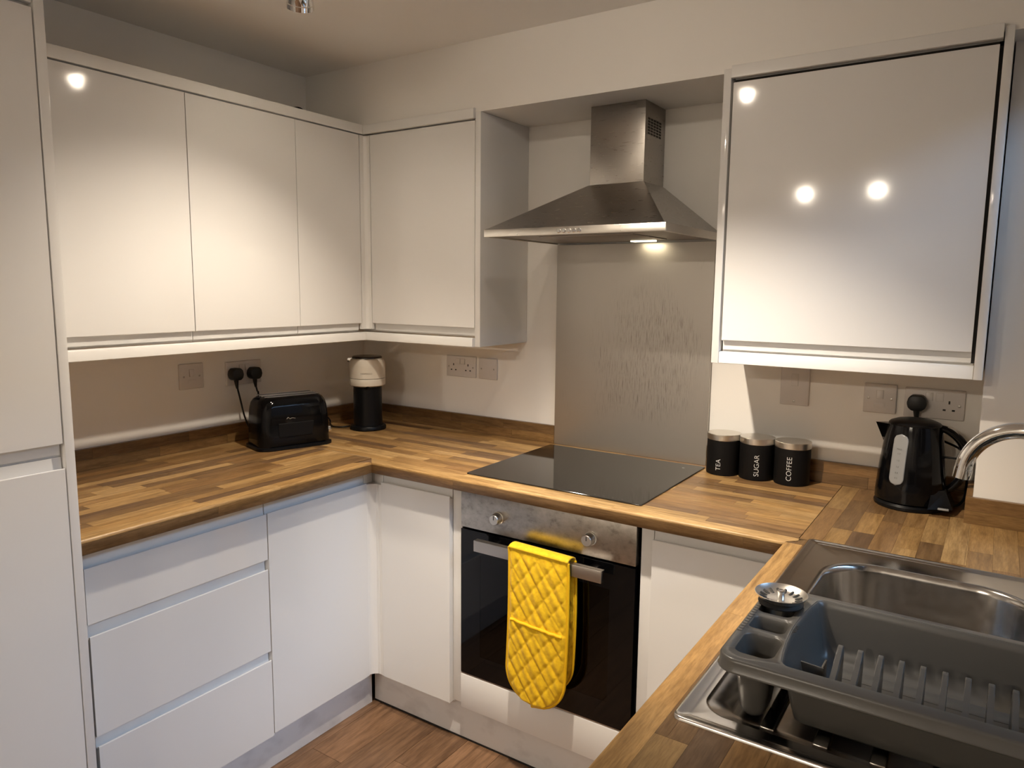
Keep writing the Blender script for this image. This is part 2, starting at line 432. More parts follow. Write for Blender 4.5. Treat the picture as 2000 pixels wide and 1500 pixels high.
# cornices and light pelmets are separate trims fixed along the cabinets
PG, CG = 'light pelmets under the wall cabinets', 'cornices on the wall cabinets'
def strip(name, mb, label, cat, group): return tag(mk(name, mb, 'satin_white'), label, cat, group)
def strip_prof(d0, d1, z0, z1, r=.006):
    return [(d0, z0 + .001), (d0 + .001, z0), (d1, z0), (d1, z1), (d0 + r, z1), (d0 + r * .3, z1 - r * .3), (d0, z1 - r)]
fx, fy = face_map('+x', 0.3280), face_map('-y', -0.2995)
strip('light_pelmet', MB().prism(strip_prof(0, .018, 1.2928, 1.3240), -1.5565, -0.3165, lambda a, p, q: fx(a + (p if a > -1 else 0), p, q)), 'long white pelmet strip under the three wall cabinets on the left wall', 'pelmet', PG)
strip('light_pelmet', MB().prism(strip_prof(0, .018, 1.2928, 1.3240), .3290, .8368, lambda a, p, q: fy(a - (p if a < .5 else 0), p - .017, q)), 'short white pelmet strip under the cabinet above the coffee machine', 'pelmet', PG)
strip('light_pelmet', MB().prism(strip_prof(0, .018, 1.2928, 1.3260), 1.6960, 2.3075, lambda a, p, q: fy(a, p - .002, q)), 'white pelmet strip under the right wall cabinet above the kettle', 'pelmet', PG)
fx, fy = face_map('+x', 0.3212), face_map('-y', -0.3103)
strip('cornice', MB().prism(strip_prof(0, .020, 2.0585, 2.0925, .003), -1.5565, -0.3110, lambda a, p, q: fx(a + (p if a > -1 else 0), p, q)), 'long white cornice strip on top of the left wall cabinets', 'cornice', CG)
strip('cornice', MB().prism(strip_prof(0, .0138, 2.0585, 2.0925, .005), .3220, .8345, lambda a, p, q: fy(a - (p if a < .5 else 0), p, q)), 'short white cornice strip above the cabinet left of the hood', 'cornice', CG)
strip('cornice', MB().prism(strip_prof(0, .0138, 2.0640, 2.0965, .005), 1.6970, 2.3060, lambda a, p, q: fy(a, p, q)), 'white cornice strip on top of the right wall cabinet', 'cornice', CG)
tag(mk('cable', MB().tube([(.16, -.70, 2.079), (.22, -.66, 2.090), (.27, -.60, 2.101), (.285, -.575, 2.104), (.27, -.545, 2.098), (.20, -.50, 2.080)], .003, 8), 'black_satin'),
    'thin black cable lying on top of the left wall cabinets', 'cable')

# --- base units
XD, YD = 0.6080, -0.5800
LB, LTOP = .1410, .8350
BG = 'white base units'
du = thing('drawer_unit', 'white three-drawer base unit next to the tall larder cabinet', 'drawers', (.3, -1.28, .14), BG)
panel('body', '+x', XD, TALL_Y + .001, -1.0125, .0215, XD - .02, .14, ZU - .001, du, 0, 'carcass_white')
panel('filler', '+x', XD, TALL_Y + .0012, -1.5320, .0012, .0215, .14, .866, du, .0008, 'gap_dark')  # dark panel, shade of the gap beside the drawers put into colour
for k, (zb, zt, sk, dy) in enumerate(((.6945, .8330, .004, 0), (.4075, .6630, .006, .003), (LB - .006, .3785, .0, .007))):
    front('drawer', '+x', XD - .0005, -1.5300 + dy, -1.0135, top_j(zb, zt, lip=.0275), du, sk)
bu = thing('base_cabinet', 'white base cabinet between the drawers and the inner corner', 'cabinet', (.3, -.8, .14), BG)
panel('body', '+x', XD, -1.0120, -.6075, .0215, XD - .02, .14, ZU - .001, bu, 0, 'carcass_white')
front('door', '+x', XD, -1.0110, -.6065, top_j(LB, LTOP), bu, 0.001)
cu = thing('base_cabinet', 'white base cabinet left of the oven with a corner post', 'cabinet', (.75, -.3, .14), BG)
panel('body', '-y', YD, .20, .9480, .0215, .56, .14, ZU - .001, cu, 0, 'carcass_white')
front('door', '-y', YD, .6490, .9450, top_j(LB, .8410), cu, 0.001)
cp = MB().prism([(.6050, -.6050), (.6050, -.5960), (.6120, -.5860), (.6220, -.5780), (.6320, -.5775), (.6320, -.5760), (.6380, -.5760), (.6380, -.5775), (.6475, -.5775), (.6475, -.560), (.588, -.560), (.588, -.6050)], LB, .8300, lambda a, p, q: (p, q, a))
mk('corner_post', cp, 'satin_white', cu)
panel('top_rail', '-y', YD, .6085, .6475, .014, .03, .8300, .8800, cu, .001, 'satin_white')
panel('top_rail', '+x', XD, -.6060, -.5650, .014, .03, .8300, .8800, cu, .001, 'satin_white')
ou = thing('oven_housing', 'white oven housing with a plain white drawer front under the oven', 'cabinet', (1.286, -.3, .14), BG)
panel('filler', '-y', YD + .016, .9490, .9855, 0, .02, .1480, .8780, ou, .001, 'gloss_white')
panel('filler', '-y', YD + .016, 1.5935, 1.6290, 0, .02, .1480, .8780, ou, .001, 'gloss_white')
panel('side_panel', '-y', YD + .036, .9530, .9700, 0, .50, .14, ZU - .001, ou, 0, 'carcass_white')
panel('side_panel', '-y', YD + .036, 1.6090, 1.6250, 0, .50, .14, ZU - .001, ou, 0, 'carcass_white')
panel('drawer_front', '-y', -.5755, .9875, 1.5830, 0, .02, .1415, .2575, ou, .0015, 'gloss_white')
ru = thing('base_cabinet', 'white base cabinet right of the oven, partly behind the sink worktop', 'cabinet', (1.8, -.3, .14), BG)
panel('body', '-y', YD, 1.6300, 2.02, .0215, .56, .14, ZU - .001, ru, 0, 'carcass_white')
front('door', '-y', YD, 1.6310, 1.9450, top_j(LB, .8400), ru, 0.0)
panel('corner_post', '-y', YD, 1.9480, 2.019, .001, .02, LB, .875, ru)
su = thing('sink_cabinet', 'white base cabinet under the sink, facing the drawers', 'cabinet', (2.3, -1.2, .14), BG)
for w0, w1, d0, d1_, z0, z1 in ((-1.70, -1.684, .0215, .56, .14, .880), (-.64, -.624, .0215, .56, .14, .880), (-1.684, -.64, .545, .56, .14, .72), (-1.684, -.64, .0215, .545, .14, .156)):
    panel('carcass_panel', '-x', 2.020, w0, w1, d0, d1_, z0, z1, su, 0, 'carcass_white')
front('door', '-x', 2.020, -1.6990, -1.1640, top_j(LB, LTOP), su)
front('door', '-x', 2.020, -1.1610, -.6260, top_j(LB, LTOP), su)
panel('end_panel', '-x', 2.018, -1.7200, -1.7010, 0, .60, 0.0, ZU - .001, su)
KG = 'plinths along the base units'
for mb, lb in ((MB().box(.546, .562, TALL_Y + .001, -.5505, .0, .1385), 'white plinth under the drawers and left base cabinet'),
               (MB().box(.5625, 2.066, -.5350, -.519, .006, .1385), 'white scuffed plinth under the oven and back base cabinets'),
               (MB().box(2.0665, 2.0825, -1.70, -.5355, 0, .1385), 'white plinth under the sink base cabinet')):
    o = tag(mk('plinth', mb, 'plinth_white'), lb, 'plinth', KG)
    if 'scuffed' in lb: mk('plinth_gap_shade', MB().box(.5625, 2.066, -.5365, -.521, 0, .0062), 'rubber', o)  # black strip, shade of the gap under the plinth put into colour

# ---------------------------------------------------------------- worktop
TONES = [(.450, .278, .112), (.350, .205, .080), (.250, .142, .060), (.420, .248, .092), (.230, .134, .058), (.540, .345, .148), (.185, .108, .054), (.300, .168, .066)]
srng = random.Random(11)
LAST = [None, None]
def tone(kind=None, light=1.0):
    if kind is None:
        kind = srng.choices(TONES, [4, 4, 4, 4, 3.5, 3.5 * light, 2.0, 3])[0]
        while kind in LAST: kind = srng.choices(TONES, [4, 4, 4, 4, 3.5, 3.5 * light, 2.0, 3])[0]
        LAST.append(kind); LAST.pop(0)
    k = srng.uniform(.9, 1.1); return tuple(v * k for v in kind)
def minus(r, h):
    x0, x1, y0, y1 = r; a0, a1, b0, b1 = h
    if x1 <= a0 or x0 >= a1 or y1 <= b0 or y0 >= b1: return [r]
    out = []
    if x0 < a0: out.append((x0, a0, y0, y1))
    if x1 > a1: out.append((a1, x1, y0, y1))
    m0, m1 = max(x0, a0), min(x1, a1)
    if y0 < b0: out.append((m0, m1, y0, b0))
    if y1 > b1: out.append((m0, m1, b1, y1))
    return out
GAP = .00018
def staves(parent, x0, x1, y0, y1, along, width, lmin, lmax, holes=(), light=1.0):
    p = y0 if along == 'x' else x0; p1 = y1 if along == 'x' else x1
    n = max(1, round((p1 - p) / width)); width = (p1 - p) / n
    a0, a1 = (x0, x1) if along == 'x' else (y0, y1)
    for k in range(n):
        lo, hi = p + k * width, p + (k + 1) * width
        s = a0 - srng.random() * lmax * .8
        while s < a1:
            e = s + srng.uniform(lmin, lmax)
            if a1 - e < .06: e = a1 + .01
            c0, c1 = max(s, a0), min(e, a1); s = e
            if c1 - c0 < .004: continue
            rects = [(c0, c1, lo, hi) if along == 'x' else (lo, hi, c0, c1)]
            for h in holes: rects = [q for r in rects for q in minus(r, h)]
            col = tone(None, light)
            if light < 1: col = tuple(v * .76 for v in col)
            for r in rects:
                if r[1] - r[0] > .002 and r[3] - r[2] > .002:
                    unit_piece('stave', r[0] + GAP, r[1] - GAP, r[2] + GAP, r[3] - GAP, ZT - .003, ZT, 'timber_' + along, col, parent)
NOSE = .042
def nose(parent, along, side, fr, a0, a1, tones=None, m0=0.0, m1=0.0):
    """front staves: rounded top strip and the strip of staves on the front edge; side = outward sign"""
    R = .007
    def emit(prof, lmin, lmax, light, dim=1.0):
        s = a0 - srng.random() * .25
        while s < a1:
            e = s + srng.uniform(lmin, lmax)
            if a1 - e < .08: e = a1 + .01
            c0, c1 = max(s, a0), min(e, a1); s = e
            if c1 - c0 < .004: continue
            def fn(a, p, q):
                aa = a
                if abs(a - a0) < 1e-9: aa = a0 + m0 * p
                if abs(a - a1) < 1e-9: aa = a1 + m1 * p
                return (aa, fr - side * p, q) if along == 'x' else (fr - side * p, aa, q)
            g0, g1 = (c0 + GAP if c0 > a0 else c0), (c1 - GAP if c1 < a1 else c1)
            mb = MB().prism(prof, g0, g1, fn)
            o = mk('stave', mb, 'timber_' + along, parent, 50)
            col = tuple(v * dim for v in tone(light(srng))); o.color = (*col, 1)
    arc = [(R - R * math.sin(math.radians(t)), ZT - R + R * math.cos(math.radians(t))) for t in (0, 20, 40, 60, 80, 90)]
    emit([(NOSE, ZT - .0030), (NOSE, ZT)] + arc + [(0, ZT - R - .001), (.003, ZT - R - .001), (.003, ZT - R), (R, ZT - .003)], .35, .75, lambda r: r.choice([TONES[0], TONES[5], TONES[3], TONES[5]]))
    emit([(0, ZT - R - .0014), (0, ZU + .0015), (.0015, ZU), (.003, ZU), (.003, ZT - R - .0014)], .28, .5, lambda r: r.choice([TONES[2], TONES[4], TONES[4], TONES[7]]), .8)
wt = thing('worktop', 'block-stave oak effect worktop running round three sides of the kitchen', 'worktop', (1.0, -.6, ZU))
JL, JR = -0.585, 1.998      # joint lines
SX0, SX1, SY0, SY1 = 2.020, 2.520, -1.446, -0.581
HOLE = (SX0 + .012, SX1 - .012, SY0 + .012, SY1 - .012)
WE = -1.725
def section(mb): return mk('worktop_section', mb, 'core_board', wt)
EPS = .0005
ls = section(MB().box(.001, A - .003, TALL_Y + .0005, JL, ZU + .0002, ZT - .0031))
bs = section(MB().box(.001, JR, JL + EPS, -.001, ZU + .0002, ZT - .0031).box(A + .001, JR, -B + .003, JL, ZU + .0002, ZT - .0031))
rs = section(MB().box(JR + EPS, HOLE[0], -B, -.001, ZU + .0002, ZT - .0031).box(HOLE[0], XR - .001, HOLE[3], -.001, ZU + .0002, ZT - .0031)
             .box(C_ + .003, HOLE[0], WE, -B - .0005, ZU + .0002, ZT - .0031).box(HOLE[0], XR - .001, WE, HOLE[2], ZU + .0002, ZT - .0031).box(HOLE[1], XR - .001, HOLE[2], HOLE[3], ZU + .0002, ZT - .0031))
staves(ls, .0165, A - NOSE, TALL_Y + .0005, JL - .001, 'y', .0370, .20, .46)
nose(ls, 'y', 1, A, TALL_Y + .0005, -B, m1=-1.0)
nib_hole = (2.3295, XR, -.2005, 0.0)
staves(bs, .0165, JR - .0008, -B + NOSE, -.0165, 'x', .0370, .22, .48)
nose(bs, 'x', -1, -B, A, C_, m0=-1.0, m1=1.0)
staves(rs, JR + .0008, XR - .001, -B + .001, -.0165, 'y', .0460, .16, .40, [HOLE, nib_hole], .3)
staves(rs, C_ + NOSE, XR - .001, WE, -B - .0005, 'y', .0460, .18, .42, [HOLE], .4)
nose(rs, 'y', -1, C_, WE, -B, m1=0.0)
mk('joint_strip', MB().box(.35, A - .046, JL - .0009, JL - .0001, ZT - .002, ZT + .0002), 'sealant', wt)

# upstands: two rows of staves on a thin backing
UG = 'wooden upstands along the walls'
UZ = .9870
def upstand(label, face, fr, w0, w1, th=.0150):
    f = face_map(face, fr)
    c = f((w0 + w1) / 2, th / 2, ZT)
    t = thing('upstand', label, 'upstand', c, UG)
    along = 'y' if face in ('+x', '-x') else 'x'
    hz = (UZ - ZT) / 2
    for k in range(2):
        s = w0 - srng.random() * .2
        while s < w1:
            e = s + srng.uniform(.24, .42)
            if w1 - e < .05: e = w1 + .01
            c0, c1 = max(s, w0), min(e, w1); s = e
            p, q = f(c0 + .0003, .0004, 0), f(c1 - .0003, th - .0005, 0)
            col = tuple(v * .72 for v in tone([TONES[2], TONES[4], TONES[1], TONES[7]][srng.randrange(4)]))  # tones dimmed, shade on the upstands put into the stave colour
            unit_piece('stave', min(p[0], q[0]), max(p[0], q[0]), min(p[1], q[1]), max(p[1], q[1]), ZT + k * hz + .0003, ZT + (k + 1) * hz - .0002, 'timber_' + along, col, t)
    return t
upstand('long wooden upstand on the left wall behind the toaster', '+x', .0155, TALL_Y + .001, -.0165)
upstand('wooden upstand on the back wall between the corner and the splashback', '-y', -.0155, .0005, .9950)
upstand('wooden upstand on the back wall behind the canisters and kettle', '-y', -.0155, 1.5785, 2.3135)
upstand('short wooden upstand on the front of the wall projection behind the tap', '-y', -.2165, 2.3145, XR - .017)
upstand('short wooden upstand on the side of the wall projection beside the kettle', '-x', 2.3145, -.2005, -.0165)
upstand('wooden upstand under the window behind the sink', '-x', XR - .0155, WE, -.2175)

# ---------------------------------------------------------------- splashback, hob, oven, hood
sp = tag(mk('splashback', MB().box(.9960, 1.5778, -.0157, -.0005, ZT + .0003, 1.6520, .0004, 1), 'steel_splash'), 'stained brushed steel splashback between hob and cooker hood', 'splashback')

hb = thing('hob', 'black glass induction hob set on the worktop above the oven', 'hob', (1.294, -.307, ZT))
hp = [rrect(.9992, 1.5892, -.5648, -.0489, .008, ZT + .0002), rrect(.9992, 1.5892, -.5648, -.0489, .008, ZT + .0030), rrect(1.0004, 1.5880, -.5636, -.0501, .008, ZT + .0042)]
mk('glass_plate', MB().loft(hp), 'hob_glass', hb)
mk('touch_mark', MB().box(1.530, 1.538, -.105, -.1035, ZT + .0043, ZT + .0045), 'lettering', hb)
for k in range(5): mk('touch_mark', MB().box(1.410 + .028 * k, 1.416 + .028 * k, -.548, -.5465, ZT + .0043, ZT + .0044), 'brand_print', hb)

ov = thing('oven', 'built-in single oven with steel fascia and black glass door', 'oven', (1.286, -.3, .262))
OX0, OX1, OY = .9882, 1.5832, -.5750
f = face_map('-y', OY)
fascia = mk('control_panel', MB().box(OX0, OX1, 0, .025, .7520, .8655, .001, 2, f), 'steel_fascia', ov)
cav = MB()
for bx in ((OX0 + .02, OX1 - .02, .53, .54, .28, .74), (OX0 + .02, OX0 + .03, .045, .53, .28, .74), (OX1 - .03, OX1 - .02, .045, .53, .28, .74), (OX0 + .02, OX1 - .02, .045, .53, .27, .28), (OX0 + .02, OX1 - .02, .045, .53, .74, .75)):
    cav.box(*bx, 0, 2, f)
mk('cavity', cav, 'oven_enamel', ov)
dr = MB()
for bx in ((OX0, OX0 + .075, 0, .02, .2635, .7450), (OX1 - .075, OX1, 0, .02, .2635, .7450), (OX0 + .075, OX1 - .075, 0, .02, .2635, .335), (OX0 + .075, OX1 - .075, 0, .02, .6700, .7450)):
    dr.box(*bx, 0, 2, f)
od = mk('door', dr, 'black_glass', ov)
mk('window_glass', MB().box(OX0 + .075, OX1 - .075, .0005, .004, .335, .670, 0, 2, f), 'oven_glass', od)
rk = MB()
for zz_ in (.42, .54):
    for k in range(9): rk.tube([f(OX0 + .05 + .055 * k, .08, zz_), f(OX0 + .05 + .055 * k, .50, zz_)], .002, 6, 1)
    rk.tube([f(OX0 + .04, .08, zz_), f(OX1 - .04, .08, zz_)], .003, 6, 1)
mk('oven_rack', rk, 'screw_metal', ov)
hd = MB().box(1.0700, 1.5030, -.0450, -.0330, .6995, .7345, .0012, 2, f)
hd.box(1.0700, 1.5030, -.0330, -.0240, .7300, .7345, .0008, 2, f)
hnd = mk('handle', hd, 'steel_handle', od)
for w in (1.115, 1.455): mk('bracket', MB().box(w - .012, w + .012, -.0335, 0.0005, .708, .724, .002, 2, f), 'steel_handle', hnd)
for w in (1.1315, 1.4455):
    kc = f(w, 0, .8045)
    kn = mk('knob', MB().lathe([(.0195, -.0003), (.0195, -.004), (.0175, -.0055), (.0165, -.026), (.0150, -.0280)], kc, 32, 'y'), 'steel_lid', fascia)
    mk('pointer', MB().box(w - .0012, w + .0012, -.0290, -.0275, .8045, .8175, .0004, 2, f), 'gap_dark', kn)
mk('lower_trim', MB().box(OX0, OX1, .002, .02, .2585, .2630, 0, 2, f), 'steel_brushed', ov)

HX0, HX1, HY = .9880, 1.5870, -.4600
CX0, CX1, CY = 1.1970, 1.3870, -.1610
HZ0, HZ1, HZ2 = 1.6540, 1.6770, 1.8320
hood = thing('cooker_hood', 'brushed steel pyramid cooker hood with square chimney above the hob', 'cooker hood', (1.287, -.2, HZ0))
e = .0025
canopy = MB()
canopy.loft([[(HX0, HY, HZ1), (HX1, HY, HZ1), (HX1, -.001, HZ1), (HX0, -.001, HZ1)],
             [(HX0 + .010, HY + .010, HZ1 + .0045), (HX1 - .010, HY + .010, HZ1 + .0045), (HX1 - .006, -.001, HZ1 + .0045), (HX0 + .006, -.001, HZ1 + .0045)],
             [(CX0 - e, CY - e, HZ2), (CX1 + e, CY - e, HZ2), (CX1 + e, -.001, HZ2), (CX0 - e, -.001, HZ2)]], True, True)
mk('canopy', canopy, 'steel_brushed', hood, 20)
lip = MB()
lip.box(HX0, HX1, HY, HY + .010, HZ0, HZ1 - .0002, .0012).box(HX0, HX0 + .010, HY + .010, -.017, HZ0, HZ1 - .0002).box(HX1 - .010, HX1, HY + .010, -.017, HZ0, HZ1 - .0002)
rim = mk('rim', lip, 'steel_lid', hood)
mk('grease_filter', MB().box(HX0 + .0105, HX1 - .0105, HY + .0105, -.017, HZ0 + .004, HZ0 + .010).box(HX0 + .14, HX1 - .14, HY + .10, -.10, HZ0 + .001, HZ0 + .005, .001), 'filter_metal', hood)
for k in range(5):
    mk('button', MB().lathe([(.0065, .0), (.0065, -.004), (.0050, -.0055)], (1.2585 + .0168 * k, HY, (HZ0 + HZ1) / 2 - .001), 16, 'y'), 'chrome', rim)
chim = mk('chimney', MB().box(CX0, CX1, CY, -.001, HZ2 + .0003, ZS - .0005, .0015, 2), 'steel_brushed', hood)
gr = MB()
for i in range(5):
    for j in range(6):
        y0_ = CY + .020 + i * .0220
        gr.box(CX1 - .001, CX1 + .0004, y0_, y0_ + .0175, 1.9800 + j * .0088, 1.9862 + j * .0088)
mk('vent_grille', gr, 'dark_hole', chim)
lampx, lampy = 1.352, -.066
mk('lamp_lens', MB().box(lampx - .04, lampx + .04, lampy - .016, lampy + .016, HZ0 - .0010, HZ0 + .0035, .001), 'hood_lens', hood)
ld = bpy.data.lights.new('hood_lamp', 'AREA'); ld.shape = 'RECTANGLE'; ld.size = .07; ld.size_y = .035; ld.energy = 0.20; ld.color = (1.0, .86, .58)
lo = bpy.data.objects.new('hood_lamp', ld); COL.objects.link(lo); lo.parent = hood; lo.location = V(lampx, lampy, HZ0 - .003) - base_of(hood)

# ---------------------------------------------------------------- ceiling spotlights
LG = 'chrome ceiling spotlights'
def spotlight(label, x, y, aim, laim, watts, cone, blend, fill_watts=0.0, fill_aim=None, fill_cone=156):
    zb = 2.225
    t = thing('ceiling_spotlight', label, 'spotlight', (x, y, ZC), LG)
    mk('ceiling_rose', MB().lathe([(.045, 0), (.045, -.008), (.040, -.012)], (x, y, ZC - .0003), 32), 'chrome', t)
    mk('stem', MB().lathe([(.007, -.012), (.007, -.030)], (x, y, ZC), 16), 'chrome', t)
    # head points along aim
    d = (V(*aim) - V(x, y, zb + .03)).normalized()
    q = d.to_track_quat('-Z', 'Y').to_matrix().to_4x4()
    c = V(x, y, ZC - .040)
    prof_out = [(.026, .028), (.031, .022), (.033, .016), (.0315, .013), (.0335, .010), (.0320, .007), (.0345, .003), (.0345, -.030), (.036, -.032), (.036, -.044), (.0340, -.044)]
    mb = MB().lathe(prof_out, (0, 0, 0), 28, 'z', True, False)
    for v in mb.bm.verts: v.co = c + (q.to_3x3() @ v.co)
    hd_ = mk('head', mb, 'chrome', t)
    mb = MB().lathe([(.0339, -.0438), (.0330, -.010), (.004, -.009)], (0, 0, 0), 28, 'z', False, True)
    for v in mb.bm.verts: v.co = c + (q.to_3x3() @ v.co)
    mk('baffle', mb, 'black_matt', hd_)
    mb = MB().lathe([(.0280, -.0185), (.0300, -.0170), (.0300, -.0125)], (0, 0, 0), 28)
    for v in mb.bm.verts: v.co = c + (q.to_3x3() @ v.co)
    mk('lamp_lens', mb, 'lamp_lens', hd_)
    ld = bpy.data.lights.new('spot_lamp', 'SPOT'); ld.energy = watts; ld.color = WARM; ld.spot_size = math.radians(cone); ld.spot_blend = blend; ld.shadow_soft_size = .022
    lo = bpy.data.objects.new('spot_lamp', ld); COL.objects.link(lo); lo.parent = t
    lo.location = c + d * .049 - base_of(t); lo.rotation_euler = (V(*laim) - c).to_track_quat('-Z', 'Y').to_euler()
    if fill_watts > 0:        # added fill spot, brightens bulkhead and doors outside the beam
        l2 = bpy.data.lights.new('fill_spot', 'SPOT'); l2.energy = fill_watts; l2.color = WARM; l2.spot_size = math.radians(fill_cone); l2.spot_blend = .45; l2.shadow_soft_size = .014
        o2 = bpy.data.objects.new('fill_spot', l2); COL.objects.link(o2); o2.parent = t
        o2.location = c + d * .049 - base_of(t); o2.rotation_euler = (V(*(fill_aim or laim)) - c).to_track_quat('-Z', 'Y').to_euler()
    return t
spotlight('chrome ceiling spotlight at the top edge of the picture', .745, -.955, (.36, -.640, 1.55), (1.05, -1.15, 0), SPOT_W * .55, 96, .7)
spotlight('chrome ceiling spotlight above the floor, head turned to the left cabinets', 1.20, -.890, (.42, -1.04, 1.0), (.44, -1.12, .72), SPOT_W * 1.22, 90, .7, SPOT_W * .09, (.60, -1.10, 0.3), 140)
spotlight('chrome ceiling spotlight above the floor, head turned to the hob', 1.48, -1.180, (1.56, -.40, .95), (1.70, -.58, .50), SPOT_W * 3.2, 82, .75, SPOT_W * .11, (1.62, -.10, 1.55), 136)
for xx, lb in ((1.04, 'left'), (1.54, 'right')):
    spotlight('chrome ceiling spotlight at the far end of the room, %s one of two' % lb, xx, -4.25, (xx, -3.6, 0), (xx, -4.0, 0), SPOT_W * 1.0, 170, .3)

# ---------------------------------------------------------------- sink, tap, dish rack, strainer
sk = thing('sink', 'stainless steel sink with one bowl and a drainer set in the right worktop', 'sink', (2.27, -1.01, ZT))
def sr(i, z, r=.012, n=6): return rrect(SX0 + i, SX1 - i, SY0 + i, SY1 - i, max(r - i * .3, .004), z, n)
DZ = ZT + .0012
surf = MB()
surf.loft([sr(-.0005, ZT + .0002), sr(.0005, ZT + .0042), sr(.002, ZT + .0052), sr(.0055, ZT + .0048), sr(.008, ZT + .0030), sr(.016, ZT + .0030), sr(.0185, ZT + .0018), sr(.021, DZ)], False, False)
BX0, BX1, BY0, BY1 = 2.0790, 2.4600, -1.0150, -.6680
bl0 = rrect(BX0, BX1, BY0, BY1, .105, DZ, 14)
DX0, DX1, DY0, DY1 = 2.0450, 2.4700, -1.4080, -1.0450
dl0 = rrect(DX0, DX1, DY0, DY1, .040, DZ, 8)
surf.fill([sr(.021, DZ), bl0, dl0])
surf.loft([dl0, rrect(DX0 + .005, DX1 - .005, DY0 + .005, DY1 - .005, .038, DZ - .0030, 8), rrect(DX0 + .028, DX1 - .022, DY0 + .012, DY1 - .012, .034, DZ - .0036, 8),
           rrect(DX0 + .034, DX1 - .028, DY0 + .018, DY1 - .018, .032, DZ - .0085, 8)], False, True)
deck = mk('deck', surf, 'steel_sink', sk, 50)
def bl(i, z, r): return rrect(BX0 + i, BX1 - i, BY0 + i, BY1 - i, r, z, 14)
bowl = MB().loft([bl(0, DZ, .105), bl(.004, DZ - .0012, .103), bl(.0075, DZ - .005, .10), bl(.010, DZ - .015, .098), bl(.020, DZ - .11, .088), bl(.028, DZ - .135, .080), bl(.045, DZ - .148, .063), bl(.075, DZ - .152, .04)], False, True)
mk('bowl', bowl, 'steel_sink', sk, 60)
mk('waste_outlet', MB().lathe([(.045, 0), (.045, .0015), (.040, .002), (.030, -.001)], (2.27, -.84, DZ - .1518), 32), 'chrome', sk)
for k in range(5):
    xr = 2.1340 + .0672 * k
    rd = MB().box(xr - .0095, xr + .0095, -1.3930, -1.0620, DZ - .0088, DZ - .0028, .0022, 3)
    mk('drainer_ridge', rd, 'steel_sink', deck)

tp = thing('tap', 'chrome swan-neck kitchen tap arching over the sink bowl', 'tap', (2.487, -.930, ZT))
bx, by = 2.4870, -.9300; tx, ty = 2.3180, -.8950
mid = V((bx + tx) / 2, (by + ty) / 2, 0); half = (V(tx, ty, 0) - V(bx, by, 0)) / 2; rad = half.length; dirh = half.normalized()
zc_ = 1.2775 - rad
path = [(bx, by, DZ), (bx, by, .99), (bx, by, 1.08)]
for k in range(0, 15):
    a = math.radians(180 - k * 178 / 14)
    p = mid + dirh * (rad * math.cos(a)); path.append((p.x, p.y, zc_ + rad * math.sin(a)))
p1, p0 = V(*path[-1]), V(*path[-2]); path.append(tuple(p1 + (p1 - p0).normalized() * .006))
neck = mk('spout', MB().tube(path, .0132, 24, 3), 'chrome', tp, 60)
pe = V(*path[-1]); dn = (pe - V(*path[-2])).normalized()
mk('aerator', MB().tube([pe - dn * .012, pe + dn * .004], .0139, 24, 1), 'chrome', neck)
mk('base', MB().lathe([(.027, 0), (.027, .006), (.024, .010), (.021, .05), (.018, .055)], (bx, by, DZ), 32), 'chrome', tp)
mk('lever', MB().tube([(bx, by - .018, .955), (bx + .005, by - .05, .962), (bx + .005, by - .085, .985)], .006, 12, 4), 'chrome', tp)

RZ = 1.0100
dk = thing('dish_rack', 'grey plastic dish rack with cutlery cups standing on the drainer', 'dish rack', (2.28, -1.27, .912))
RX0, RX1, RY0, RY1 = 2.0680, 2.5050, -1.4080, -1.1270
cups = [(2.0800, 2.1340, -1.3860, -1.3130, .016, .9160), (2.0765, 2.1290, -1.3010, -1.2520, .010, .9230), (2.0740, 2.1250, -1.2400, -1.1500, .012, .9230)]
BK = (2.1460, 2.4930, -1.3890, -1.1400)
def curved(l, k=.012):
    """the wall between cups and basket bows towards the cups"""
    out = []
    for x_, y_, z_ in l:
        t = (y_ - BK[2]) / (BK[3] - BK[2]); s = max(0.0, 1 - (x_ - BK[0]) / .05)
        out.append((x_ - k * s * 4 * t * (1 - t) + .004 * s * 0, y_, z_))
    return out
def rr_(b, i, z, r, n=6): return rrect(b[0] + i, b[1] - i, b[2] + i, b[3] - i, r, z, n)
bk_side = [(i, z, r) for i, z, r in ((0, RZ, .012), (.0015, RZ - .003, .012), (.003, RZ - .012, .012), (.014, .945, .016), (.018, .928, .018), (.026, .9220, .014))]
def dens(l):
    out = []
    for i in range(len(l)):
        a, b = V(*l[i]), V(*l[(i + 1) % len(l)]); n = max(1, int((b - a).length / .02))
        for k in range(n): out.append(tuple(a.lerp(b, k / n)))
    return out
def bk_loop(i, z, r):
    l = rr_(BK, 0, RZ, .012); d_ = dens(l)
    cx_, cy_ = (BK[0] + BK[1]) / 2, (BK[2] + BK[3]) / 2
    sx = (BK[1] - BK[0] - 2 * i) / (BK[1] - BK[0]); sy = (BK[3] - BK[2] - 2 * i) / (BK[3] - BK[2])
    return curved([(cx_ + (x_ - cx_) * sx, cy_ + (y_ - cy_) * sy, z) for x_, y_, _ in d_])
outer = rrect(RX0, RX1, RY0, RY1, .026, RZ, 8)
shell = MB()
shell.fill([outer, bk_loop(0, RZ, 0)] + [rrect(c[0], c[1], c[2], c[3], c[4], RZ) for c in cups])
